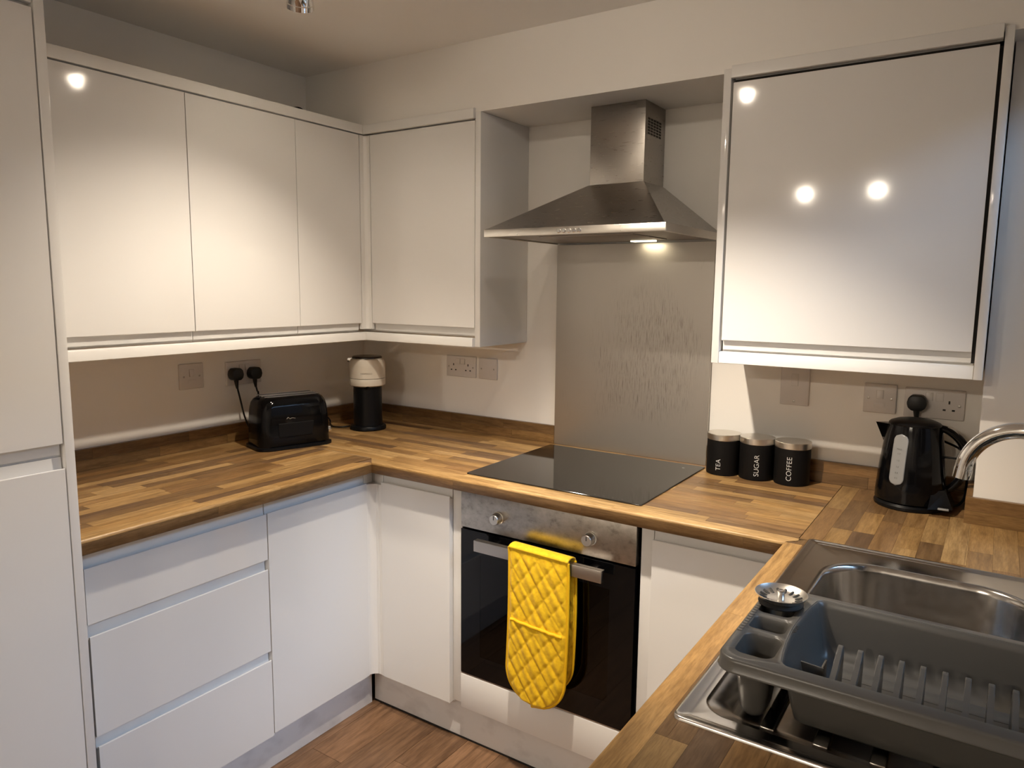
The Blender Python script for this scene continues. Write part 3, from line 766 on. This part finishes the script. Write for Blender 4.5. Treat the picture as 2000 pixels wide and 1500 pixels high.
shell.loft([outer, rrect(RX0 - .0020, RX1 + .0020, RY0 - .0020, RY1 + .0020, .027, RZ - .0015, 8), rrect(RX0 - .0034, RX1 + .0034, RY0 - .0034, RY1 + .0034, .028, RZ - .005, 8),
            rrect(RX0 - .0040, RX1 + .0040, RY0 - .0040, RY1 + .0040, .029, RZ - .017, 8), rrect(RX0 - .0056, RX1 + .0056, RY0 - .0056, RY1 + .0056, .030, RZ - .0185, 8)], False, False)
shell.loft([bk_loop(*b) for b in bk_side], False, True)
body = mk('basket', shell, 'grey_plastic', dk, 50)
sm = body.modifiers.new('thickness', 'SOLIDIFY'); sm.thickness = .0016; sm.offset = -1.0
for c in cups:
    lo_ = [rrect(c[0] + i, c[1] - i, c[2] + i, c[3] - i, max(c[4] - i * .2, .006), z) for i, z in ((0, RZ - .0002), (.0010, RZ - .003), (.0025, RZ - .012), (.010, c[5] + .012), (.0125, c[5] + .004), (.016, c[5]))]
    o = mk('cutlery_cup', MB().loft(lo_, False, True), 'grey_plastic', body, 50)
    sm = o.modifiers.new('thickness', 'SOLIDIFY'); sm.thickness = .0014; sm.offset = 1.0
for k in range(11):
    xp = 2.2000 + .0257 * k
    prof = [(-1.3690, .9665), (-1.3600, .9680), (-1.3300, .9760), (-1.3040, .9860), (-1.2860, .9950), (-1.2740, 1.0010), (-1.2660, 1.0015), (-1.2600, .9970), (-1.2580, .9880), (-1.2600, .9600), (-1.2640, .9300), (-1.3640, .9300)]
    mk('prong', MB().prism(prof, xp - .0036, xp + .0036, lambda a, p, q: (a, p, q), .0012), 'grey_plastic', body, 50)
    if k < 10:
        vp = [(-1.3100, .9280), (-1.2600, .9280), (-1.2520, .9480), (-1.2700, .9400)]
        mk('plate_rest', MB().prism(vp, xp + .0030, xp + .0227, lambda a, p, q: (a, p, q)), 'grey_plastic', body)
mk('ledge', MB().box(2.190, 2.475, -1.2560, -1.2250, .928, .9480, .003), 'grey_plastic', body)
mk('cup_guide', MB().prism([(2.1540, .9790), (2.1850, .9770), (2.1800, .9240), (2.1680, .9240)], -1.3020, -1.2990, lambda a, p, q: (p, a, q), .0006).prism([(-1.2990, .9770), (-1.2700, .9760), (-1.2700, .9240), (-1.2990, .9240)], 2.1810, 2.1840, lambda a, p, q: (a, p, q), .0006), 'grey_plastic', body)
for k in range(12):
    yr = -1.3220 + .0092 * k
    mk('grip_rib', MB().box(RX0 + .0005, RX0 + .0075, yr, yr + .0045, RZ - .001, RZ + .0012, .0008), 'grey_plastic', body)
text_obj('maker_mark', 'wham', .0105, lambda a, b, c: (2.1390 - b * 1 + 0, -1.2720 + a, RZ + .0003 + c), 'dark_hole', body, .0002)

sc_ = (2.0985, -1.1930)
st = thing('sink_strainer', 'round steel sink strainer resting on the dish rack corner', 'strainer', (sc_[0], sc_[1], RZ))
mk('dish', MB().lathe([(.0255, .0070), (.0330, .0100), (.0388, .0165), (.0398, .0180), (.0390, .0183), (.0335, .0122), (.0260, .0090), (.0060, .0080)], (sc_[0], sc_[1], RZ), 40, 'z', True, True), 'steel_lid', st, 60)
slot = MB()
for k in range(16):
    a = 2 * math.pi * k / 16; ca, sa = math.cos(a + .25), math.sin(a + .25)
    p_ = lambda r, h: (sc_[0] + r * math.cos(a + .02 * (r - .02) * 600 * .03), sc_[1] + r * math.sin(a + .02 * (r - .02) * 600 * .03), RZ + h)
    slot.tube([p_(.0215, .0078), p_(.0320, .0114)], .0022, 6, 1)
mk('slots', slot, 'dark_hole', st)
mk('pull_knob', MB().lathe([(.0055, .0078), (.0055, .0180), (.0062, .0190), (.0062, .0215), (.0050, .0222), (.0035, .0212)], (sc_[0], sc_[1], RZ), 20), 'chrome', st)
mk('rubber_seal', MB().lathe([(.0260, .0006), (.0335, .0012), (.0342, .0030), (.0300, .0052), (.0280, .0074)], (sc_[0], sc_[1], RZ), 32), 'rubber', st)
mk('basket', MB().lathe([(.0180, -.028), (.0215, -.025), (.0235, .0015)], (sc_[0], sc_[1], RZ), 28), 'steel_lid', st)

# ---------------------------------------------------------------- canisters
def canister(label, x_, y_, word, th0, zmid, rot, g='tea, sugar and coffee canisters'):
    R = .0515
    t = thing('canister', label, 'canister', (x_, y_, ZT), g)
    mk('body', MB().lathe([(R - .003, .0003), (R - .0006, .0015), (R, .004), (R, .1105)], (x_, y_, ZT), 56), 'black_matt', t)
    mk('lid', MB().lathe([(R + .0002, .1110), (R + .0010, .1120), (R + .0010, .1285), (R - .0006, .1300), (R - .010, .1303), (.004, .1304)], (x_, y_, ZT), 56), 'steel_lid', t)
    th0 = math.radians(th0)
    def fn(a, b, c):
        th = th0 - b / R; rr = R + .0003 + c
        return (x_ + rr * math.sin(th), y_ - rr * math.cos(th), zmid + a)
    text_obj('lettering', word, .0212, fn, 'lettering', t, .0002)
canister('black canister with steel lid lettered TEA', 1.6520, -.0700, 'TEA', 1, .9545, 0)
canister('black canister with steel lid lettered SUGAR', 1.7560, -.0700, 'SUGAR', 16, .9680, 0)
canister('black canister with steel lid lettered COFFEE', 1.8620, -.0700, 'COFFEE', 4, .9720, 0)

# ---------------------------------------------------------------- kettle
kx, ky = 2.1830, -.1180
kt = thing('kettle', 'black jug kettle with grey water gauge in the right corner', 'kettle', (kx, ky, ZT))
mk('power_base', MB().lathe([(.084, .0003), (.087, .003), (.087, .010), (.082, .016)], (kx, ky, ZT), 48), 'black_satin', kt)
KP = [(.080, .0165), (.0860, .020), (.0855, .040), (.0830, .080), (.0790, .125), (.0735, .170), (.0680, .205), (.0640, .224)]
def krad(h):
    for (r0, h0), (r1, h1) in zip(KP[:-1], KP[1:]):
        if h0 <= h <= h1: return r0 + (r1 - r0) * (h - h0) / (h1 - h0)
    return KP[-1][0]
kb = mk('body', MB().lathe(KP, (kx, ky, ZT), 56), 'black_gloss', kt)
mk('lid', MB().lathe([(.0635, .2245), (.0640, .2270), (.0600, .2310), (.0450, .2370), (.0200, .2405), (.004, .2410)], (kx, ky, ZT), 48), 'black_satin', kt)
spt = MB().loft([[(kx - .050, ky - .034, ZT + .150), (kx - .058, ky + .002, ZT + .135), (kx - .050, ky + .034, ZT + .150)],
                 [(kx - .052, ky - .030, ZT + .185), (kx - .078, ky, ZT + .180), (kx - .052, ky + .030, ZT + .185)],
                 [(kx - .050, ky - .026, ZT + .222), (kx - .096, ky, ZT + .221), (kx - .050, ky + .026, ZT + .222)]])
mk('spout', spt, 'black_gloss', kt, 20)
hp_ = [(kx + .045, ky, ZT + .222), (kx + .080, ky, ZT + .214), (kx + .112, ky, ZT + .185), (kx + .124, ky, ZT + .145), (kx + .118, ky, ZT + .100), (kx + .098, ky, ZT + .065), (kx + .070, ky, ZT + .045)]
kh = mk('handle', MB().tube(hp_, lambda t: (.0085 + .003 * math.sin(t * math.pi), .0135), 16, 6, flat=(0, 0, 1)), 'black_gloss', kt, 60)
mk('trim_strip', MB().tube([(kx + .076, ky, ZT + .2245), (kx + .090, ky, ZT + .2185), (kx + .103, ky, ZT + .2080)], (.0016, .0075), 10, 4, flat=(0, 0, 1)), 'chrome', kh)
mk('handle_bar', MB().box(kx + .070, kx + .122, ky - .003, ky + .003, ZT + .1405, ZT + .1455, .001), 'black_satin', kh)
mk('switch', MB().box(kx + .072, kx + .098, ky - .076, ky - .066, ZT + .0165, ZT + .0215, .002), 'gauge_plastic', kt)
mk('switch_housing', MB().loft([[(kx + .05, ky - .085, ZT + .0165), (kx + .105, ky - .055, ZT + .0165), (kx + .105, ky + .03, ZT + .0165), (kx + .05, ky + .03, ZT + .0165)], [(kx + .055, ky - .060, ZT + .06), (kx + .085, ky - .035, ZT + .06), (kx + .085, ky + .02, ZT + .06), (kx + .055, ky + .02, ZT + .06)]]), 'black_satin', kt)
def on_kettle(s, h, out=.0006):
    """s: arc offset from the gauge line, h: height; the gauge leans with the body"""
    th = math.radians(-20.0) + s / krad(h); rr = krad(h) + out
    return (kx + rr * math.sin(th), ky - rr * math.cos(th), ZT + h)
gl = []
for k in range(13):
    a = math.pi * k / 12; gl.append((.0185 * math.cos(a), .186 + .0185 * math.sin(a)))
for k in range(13):
    a = math.pi + math.pi * k / 12; gl.append((.0185 * math.cos(a), .086 + .0185 * math.sin(a)))
gm = MB(); rows = []
for i in range(25):
    h = .0675 + (.2045 - .0675) * i / 24
    hh = .186 if h > .186 else (.086 if h < .086 else h)
    w = math.sqrt(max(0.0, .0185 ** 2 - (h - hh) ** 2)) + 1e-5
    rows.append([on_kettle(w * (j / 6 - 1), h + 0 * j, .0012) for j in range(13)])
gm.loft(rows, False, False, closed=False)
gg = mk('water_gauge', gm, 'gauge_plastic', kt, 60)
sol = gg.modifiers.new('thickness', 'SOLIDIFY'); sol.thickness = .002; sol.offset = 0
for word, h in (('MAX', .164), ('1.7', .152), ('1.5', .134), ('1.0', .117), ('0.8', .101), ('0.5', .087)):
    text_obj('gauge_mark', word, .0062, lambda a, b, c, h=h: on_kettle(a, h + b, .0026 + c), 'gauge_print', gg, .0001)
mk('cord', MB().tube([(2.262, -.085, ZT + .012), (2.292, -.075, .925), (2.309, -.055, .945), (2.312, -.045, 1.000), (2.312, -.05, 1.030), (2.305, -.045, 1.055), (2.285, -.030, 1.075), (2.240, -.012, 1.090), (2.200, -.012, 1.110), (2.182, -.022, 1.135)], .0032, 8, 6), 'black_satin', kt)

# ---------------------------------------------------------------- toaster (local frame: x along its length, y to the front)
tang = math.radians(72.8) - math.pi
tlen, twid, thgt = .270, .165, .186
to = thing('toaster', 'black two-slice toaster standing on the left worktop', 'toaster', (.212, -.600, ZT), rotz=math.radians(72.8))
# local x = along the length towards the back wall, local -y = the long side facing the room
def trr(i, z, r=.045): return rrect(-tlen / 2 + i, tlen / 2 - i, -twid / 2 + i, twid / 2 - i, r, z, 8)
tb_ = MB().loft([trr(.004, .006), trr(0, .010), trr(.001, .040), trr(.003, .110), trr(.006, .145), trr(.010, .163), trr(.017, .176), trr(.027, .1845), trr(.036, thgt, .035)], True, True)
tbody = mk('body', tb_, 'black_gloss', to, 50, local=True)
mk('base', MB().loft([trr(.002, .0003), trr(-.006, .002), trr(-.006, .009), trr(.000, .012)], True, True), 'black_satin', to, 40, local=True)
for sy in (-.026, .026):
    mk('slot', MB().box(-.098, .098, sy - .013, sy + .013, thgt - .0003, thgt + .0012, .0004), 'dark_hole', tbody, local=True)
    mk('slot_rim', MB().box(-.102, .102, sy - .0165, sy - .0135, thgt - .0003, thgt + .0022, .0006).box(-.102, .102, sy + .0135, sy + .0165, thgt - .0003, thgt + .0022, .0006), 'screw_metal', tbody, local=True)
mk('side_panel', MB().loft([[(-.070, -twid / 2 - .0002, .045), (.055, -twid / 2 - .0002, .045), (.060, -twid / 2 + .0018, .095), (-.070, -twid / 2 + .0018, .095)], [(-.068, -twid / 2 - .0016, .047), (.053, -twid / 2 - .0016, .047), (.058, -twid / 2 + .0002, .093), (-.068, -twid / 2 + .0002, .093)]]), 'black_satin', to, local=True)
mk('brand_mark', MB().tube([(-.040, -twid / 2 + .0016, .1100), (-.034, -twid / 2 + .0014, .1145), (-.028, -twid / 2 + .0016, .1095), (-.020, -twid / 2 + .0016, .1120), (-.008, -twid / 2 + .0016, .1095)], .0009, 6, 5), 'screw_metal', tbody, local=True)
mk('lever', MB().box(tlen / 2 - .006, tlen / 2 + .010, -.014, .014, .108, .122, .004), 'chrome', to, local=True)
mk('dial', MB().lathe([(.014, -.004), (.014, .010), (.011, .013)], (tlen / 2, -.028, .046), 24, 'x'), 'chrome', to, local=True)

# ---------------------------------------------------------------- coffee machine
cx_, cy_ = .2290, -.2130
cm = thing('coffee_machine', 'cream and black pod coffee machine in the back corner', 'coffee machine', (cx_, cy_, ZT))
mk('base', MB().lathe([(.070, .0003), (.0730, .003), (.0730, .012), (.0700, .017), (.0600, .020)], (cx_, cy_, ZT), 48), 'black_satin', cm)
mk('column', MB().lathe([(.0590, .0205), (.0575, .060), (.0570, .178)], (cx_, cy_, ZT), 48), 'black_satin', cm)
mk('head_ring', MB().lathe([(.0640, .1785), (.0710, .1830), (.0722, .190), (.0722, .2085), (.0715, .2100)], (cx_, cy_, ZT), 48), 'cream_plastic', cm)
hdm = mk('head', MB().lathe([(.0700, .2105), (.0722, .2125), (.0722, .258), (.0712, .275), (.0670, .287), (.0610, .291)], (cx_, cy_, ZT), 48), 'cream_plastic', cm)
mk('seam', MB().lathe([(.0705, .2095), (.0710, .2100), (.0710, .2125)], (cx_, cy_, ZT), 48, 'z', False, False), 'brown_plastic', hdm)
mk('lid', MB().lathe([(.0605, .2900), (.0600, .2955), (.0560, .2990), (.0400, .3000), (.004, .2975)], (cx_, cy_, ZT), 48), 'brown_plastic', cm)
ldir = V(-.78, -.62, 0)
lv = MB().box(-.010, .012, -.016, .016, -.010, .008, .002)
for v in lv.bm.verts:
    p = V(cx_, cy_, ZT + .286) + ldir * (.066 + v.co.x) + V(-ldir.y, ldir.x, 0) * v.co.y; v.co = V(p.x, p.y, p.z + v.co.z)
mk('lock_lever', lv, 'chrome', cm)
va = math.atan2(2.35 - cx_, 2.344 + cy_)      # facing the room
def on_head(a, b, c):
    th = va + (a - .004) / .0722; rr = .0722 + .0003 + c
    return (cx_ + rr * math.sin(th), cy_ - rr * math.cos(th), ZT + .2330 + b)
text_obj('lettering', 'NESPRESSO', .0092, on_head, 'brand_print', hdm, .0001)
cf = V(math.sin(va), -math.cos(va), 0)
mk('spout_foot', MB().box(cx_ + cf.x * .055 - .012, cx_ + cf.x * .055 + .012, cy_ + cf.y * .055 - .012, cy_ + cf.y * .055 + .012, ZT + .168, ZT + .182, .003), 'black_satin', cm)
mk('cord', MB().tube([(.160, -.215, ZT + .008), (.150, -.262, ZT + .006), (.115, -.290, ZT + .0055), (.060, -.262, ZT + .006), (.030, -.240, ZT + .020), (.024, -.280, ZT + .060), (.022, -.330, ZT + .085), (.022, -.45, ZT + .12), (.026, -.54, 1.04), (.030, -.585, 1.08), (.033, -.594, 1.10)], .0032, 8, 6), 'black_satin', cm)

# ---------------------------------------------------------------- wall plates and plugs
SG = 'white wall sockets and switches'
def plate(name, label, cat, face, wall, w, z, width, height, build):
    f = face_map(face, wall); c = f(w, 0, z - height / 2)
    t = thing(name, label, cat, c, SG)
    mk('plate', MB().box(w - width / 2, w + width / 2, -.0090, -.0002, z - height / 2, z + height / 2, .0028, 3, f), 'plate_white', t)
    build(t, f, w, z)
    return t
def scr(t, f, w, z): mk('screw', MB().box(w - .0032, w + .0032, -.0098, -.0088, z - .0032, z + .0032, .0006, 2, f), 'screw_metal', t)
def rocker(t, f, w, z, a=.0085, b=.0110):
    mk('rocker_gap_shade', MB().box(w - a - .0009, w + a + .0009, -.0093, -.0088, z - b - .0009, z + b + .0009, 0, 2, f), 'screw_metal', t)  # darker border paints the shade of the gap round the rocker
    mk('rocker', MB().prism([(-.0088, -b), (-.0135, -b), (-.0105, b), (-.0088, b)], w - a, w + a, lambda q, d, h: f(q, d, z + h), .0006), 'plate_white', t)
def holes(t, f, w, z):
    for dw, dz, a, b in ((0, .0105, .0022, .0044), (-.0110, -.0110, .0036, .0024), (.0110, -.0110, .0036, .0024)):
        mk('pin_hole', MB().box(w + dw - a, w + dw + a, -.0094, -.0089, z + dz - b, z + dz + b, 0, 2, f), 'dark_hole', t)
def double(t, f, w, z, sgn=1):
    for s in (-1, 1):
        rocker(t, f, w + s * .0125, z + .0200); holes(t, f, w + s * .0365, z - .004); scr(t, f, w + s * .0610, z - .002)
def spur(t, f, w, z):
    rocker(t, f, w, z + .012, .0085, .0120)
    mk('fuse_carrier', MB().box(w - .0150, w + .0150, -.0102, -.0088, z - .0255, z - .0115, .0008, 2, f), 'plate_white', t)
    for s in (-1, 1): scr(t, f, w + s * .0300, z)
def cooker(t, f, w, z):
    rocker(t, f, w, z + .006, .0095, .0180); scr(t, f, w, z - .0600); scr(t, f, w, z + .0600)
plate('fused_switch', 'white fused switch alone on the left wall beside the double socket', 'switch', '+x', 0, -.8480, 1.1790, .092, .089, spur)
plate('double_socket', 'white double socket on the left wall holding two black plugs', 'socket', '+x', 0, -.6335, 1.1735, .1520, .0880, double)
plate('double_socket', 'empty white double socket on the back wall by the coffee machine', 'socket', '-y', 0, .5500, 1.1800, .1470, .0850, double)
plate('fused_switch', 'white blank switch plate on the back wall next to the empty double socket', 'switch', '-y', 0, .6830, 1.1785, .0870, .0830, lambda t, f, w, z: [scr(t, f, w + s * .030, z) for s in (-1, 1)])
plate('cooker_switch', 'tall white cooker switch on the back wall above the canisters', 'switch', '-y', 0, 1.8425, 1.2205, .0850, .1450, cooker)
plate('fused_switch', 'white fused switch on the back wall left of the kettle plug', 'switch', '-y', 0, 2.0795, 1.1910, .0860, .0850, spur)
plate('double_socket', 'white double socket on the back wall behind the kettle', 'socket', '-y', 0, 2.2165, 1.1885, .1480, .0840, double)
def plug(label, face, wall, w, z, tail):
    f = face_map(face, wall); c = f(w, -.025, z - .04)
    t = thing('plug', label, 'plug', c, 'black mains plugs')
    pr = [(-.0130, .0255), (-.0215, .0170), (-.0250, .0020), (-.0215, -.0110), (-.0120, -.0190), (.0120, -.0190), (.0215, -.0110), (.0250, .0020), (.0215, .0170), (.0130, .0255)]
    mk('body', MB().prism(pr, -.0098, -.0420, lambda a, p, q: f(w + p, a, z + q), .0035), 'black_plastic', t, 50)
    mk('cable_boot', MB().tube([f(w, -.027, z - .016), f(w + .001, -.027, z - .034), f(w + .003, -.027, z - .050)], lambda q: .0090 - .0048 * q, 12, 3), 'black_plastic', t)
    if tail: mk('cable', MB().tube([f(w + .003, -.027, z - .046)] + tail, .0032, 8, 6), 'black_plastic', t)
plug('black plug with a dangling cable, left one in the left wall socket', '+x', 0, -.6820, 1.1690, [(.026, -.666, 1.070), (.030, -.654, 1.010), (.040, -.640, .965), (.075, -.620, .935), (.108, -.612, .930)])
plug('black plug in the left wall socket directly above the toaster', '+x', 0, -.6010, 1.1665, [(.030, -.594, 1.098)])
plug('black kettle plug in the back wall socket right above the kettle', '-y', 0, 2.1760, 1.1870, None)

# ---------------------------------------------------------------- oven glove
gv = thing('oven_glove', 'yellow quilted double oven glove hanging over the oven door handle', 'oven glove', (1.31, -.62, .28))
GX0, GX1 = 1.2080, 1.4060
GW = GX1 - GX0
def quilt(u, v):
    s = .0455
    p = u / .054 + v / .071; q = u / .054 - v / .071 + .35
    dp = abs(p - round(p)); dq = abs(q - round(q)); d = min(dp, dq)
    return 1 - math.exp(-d / .10)
def glove_half(x0, x1, ztop, zbot, yfun, th, name, band):
    nu, nv = 64, 150; mb = MB(); grid = []
    r = (x1 - x0) / 2
    for j in range(nv + 1):
        row = []; v = j / nv; z = ztop + (zbot - ztop) * v
        cut = 0.0
        if z < zbot + r * 1.05:
            k = (zbot + r * 1.05 - z) / (r * 1.05); cut = r * (1 - math.sqrt(max(0.0, 1 - k ** 2.2)))
        xa, xb = x0 + cut, x1 - cut
        bow = .006 * math.sin(v * math.pi) - .004 * v
        for i in range(nu + 1):
            t = i / nu; xx = xa + (xb - xa) * t + bow
            edge = min(t, 1 - t) * (xb - xa); ez = z - zbot if cut > 0 else 1
            fall = min(1.0, edge / .012) * min(1.0, max(0.0, ez) / .012 + .001)
            h = (quilt(xx - x0, z) * .0042 + .003) * fall + .0012 * math.sin(xx * 190 + z * 120) * fall
            top_k = min(1.0, max(0.0, (ztop - z) / .03)); h = h * top_k + .003 * (1 - top_k)
            if band and z < .530: h += .0035 * fall
            row.append((xx, yfun(z) - h - .006 * math.sin(t * math.pi) * v, z - .006 * (t - .5)))
        grid.append(row)
    mb.loft(grid, False, False, closed=False)
    o = mk(name, mb, 'yellow_cotton', gv, 60)
    so = o.modifiers.new('thickness', 'SOLIDIFY'); so.thickness = th; so.offset = -1
    rim_ = [g[0] for g in grid] + grid[-1][1:-1] + [g[-1] for g in reversed(grid)]
    return o, grid, rim_
fo, gf, rimf = glove_half(GX0, GX1, .7440, .2860, lambda z: -.6290 - .010 * math.sin(min(1, (.744 - z) / .46) * math.pi * .5), .008, 'front_pad', True)
bo, gb, rimb = glove_half(GX0 + .008, GX1 + .004, .7420, .3250, lambda z: -.5945 - .006 * ((.742 - z) / .42), .006, 'back_pad', False)
top = MB(); rows = []
for k in range(9):
    a = math.pi * k / 8; rows.append([(p[0] + (q[0] - p[0]) * k / 8, (p[1] + q[1]) / 2 + (p[1] - q[1]) / 2 * math.cos(a), .7420 + .0085 * math.sin(a) + (p[2] - .744)) for p, q in zip(gf[0], gb[0])])
top.loft(rows, False, False, closed=False)
tpo = mk('fold', top, 'yellow_cotton', gv, 60)
so = tpo.modifiers.new('thickness', 'SOLIDIFY'); so.thickness = .005; so.offset = 1
mk('binding', MB().tube([V(*p) + V(0, .001, 0) for p in rimf[::3]], .0045, 8, 1), 'yellow_binding', fo, 60)
mk('binding', MB().tube([V(*p) + V(0, .001, 0) for p in rimb[::3]], .0040, 8, 1), 'yellow_binding', bo, 60)
jb = min(range(len(gf)), key=lambda j: abs(gf[j][0][2] - .5345))
mk('pocket_edge', MB().tube([V(p[0], p[1] - .003, p[2] - .006 * i / 64 + .002) for i, p in enumerate(gf[jb]) if 3 <= i <= 61 and i % 4 == 0], .0050, 8, 2), 'yellow_binding', fo, 60)
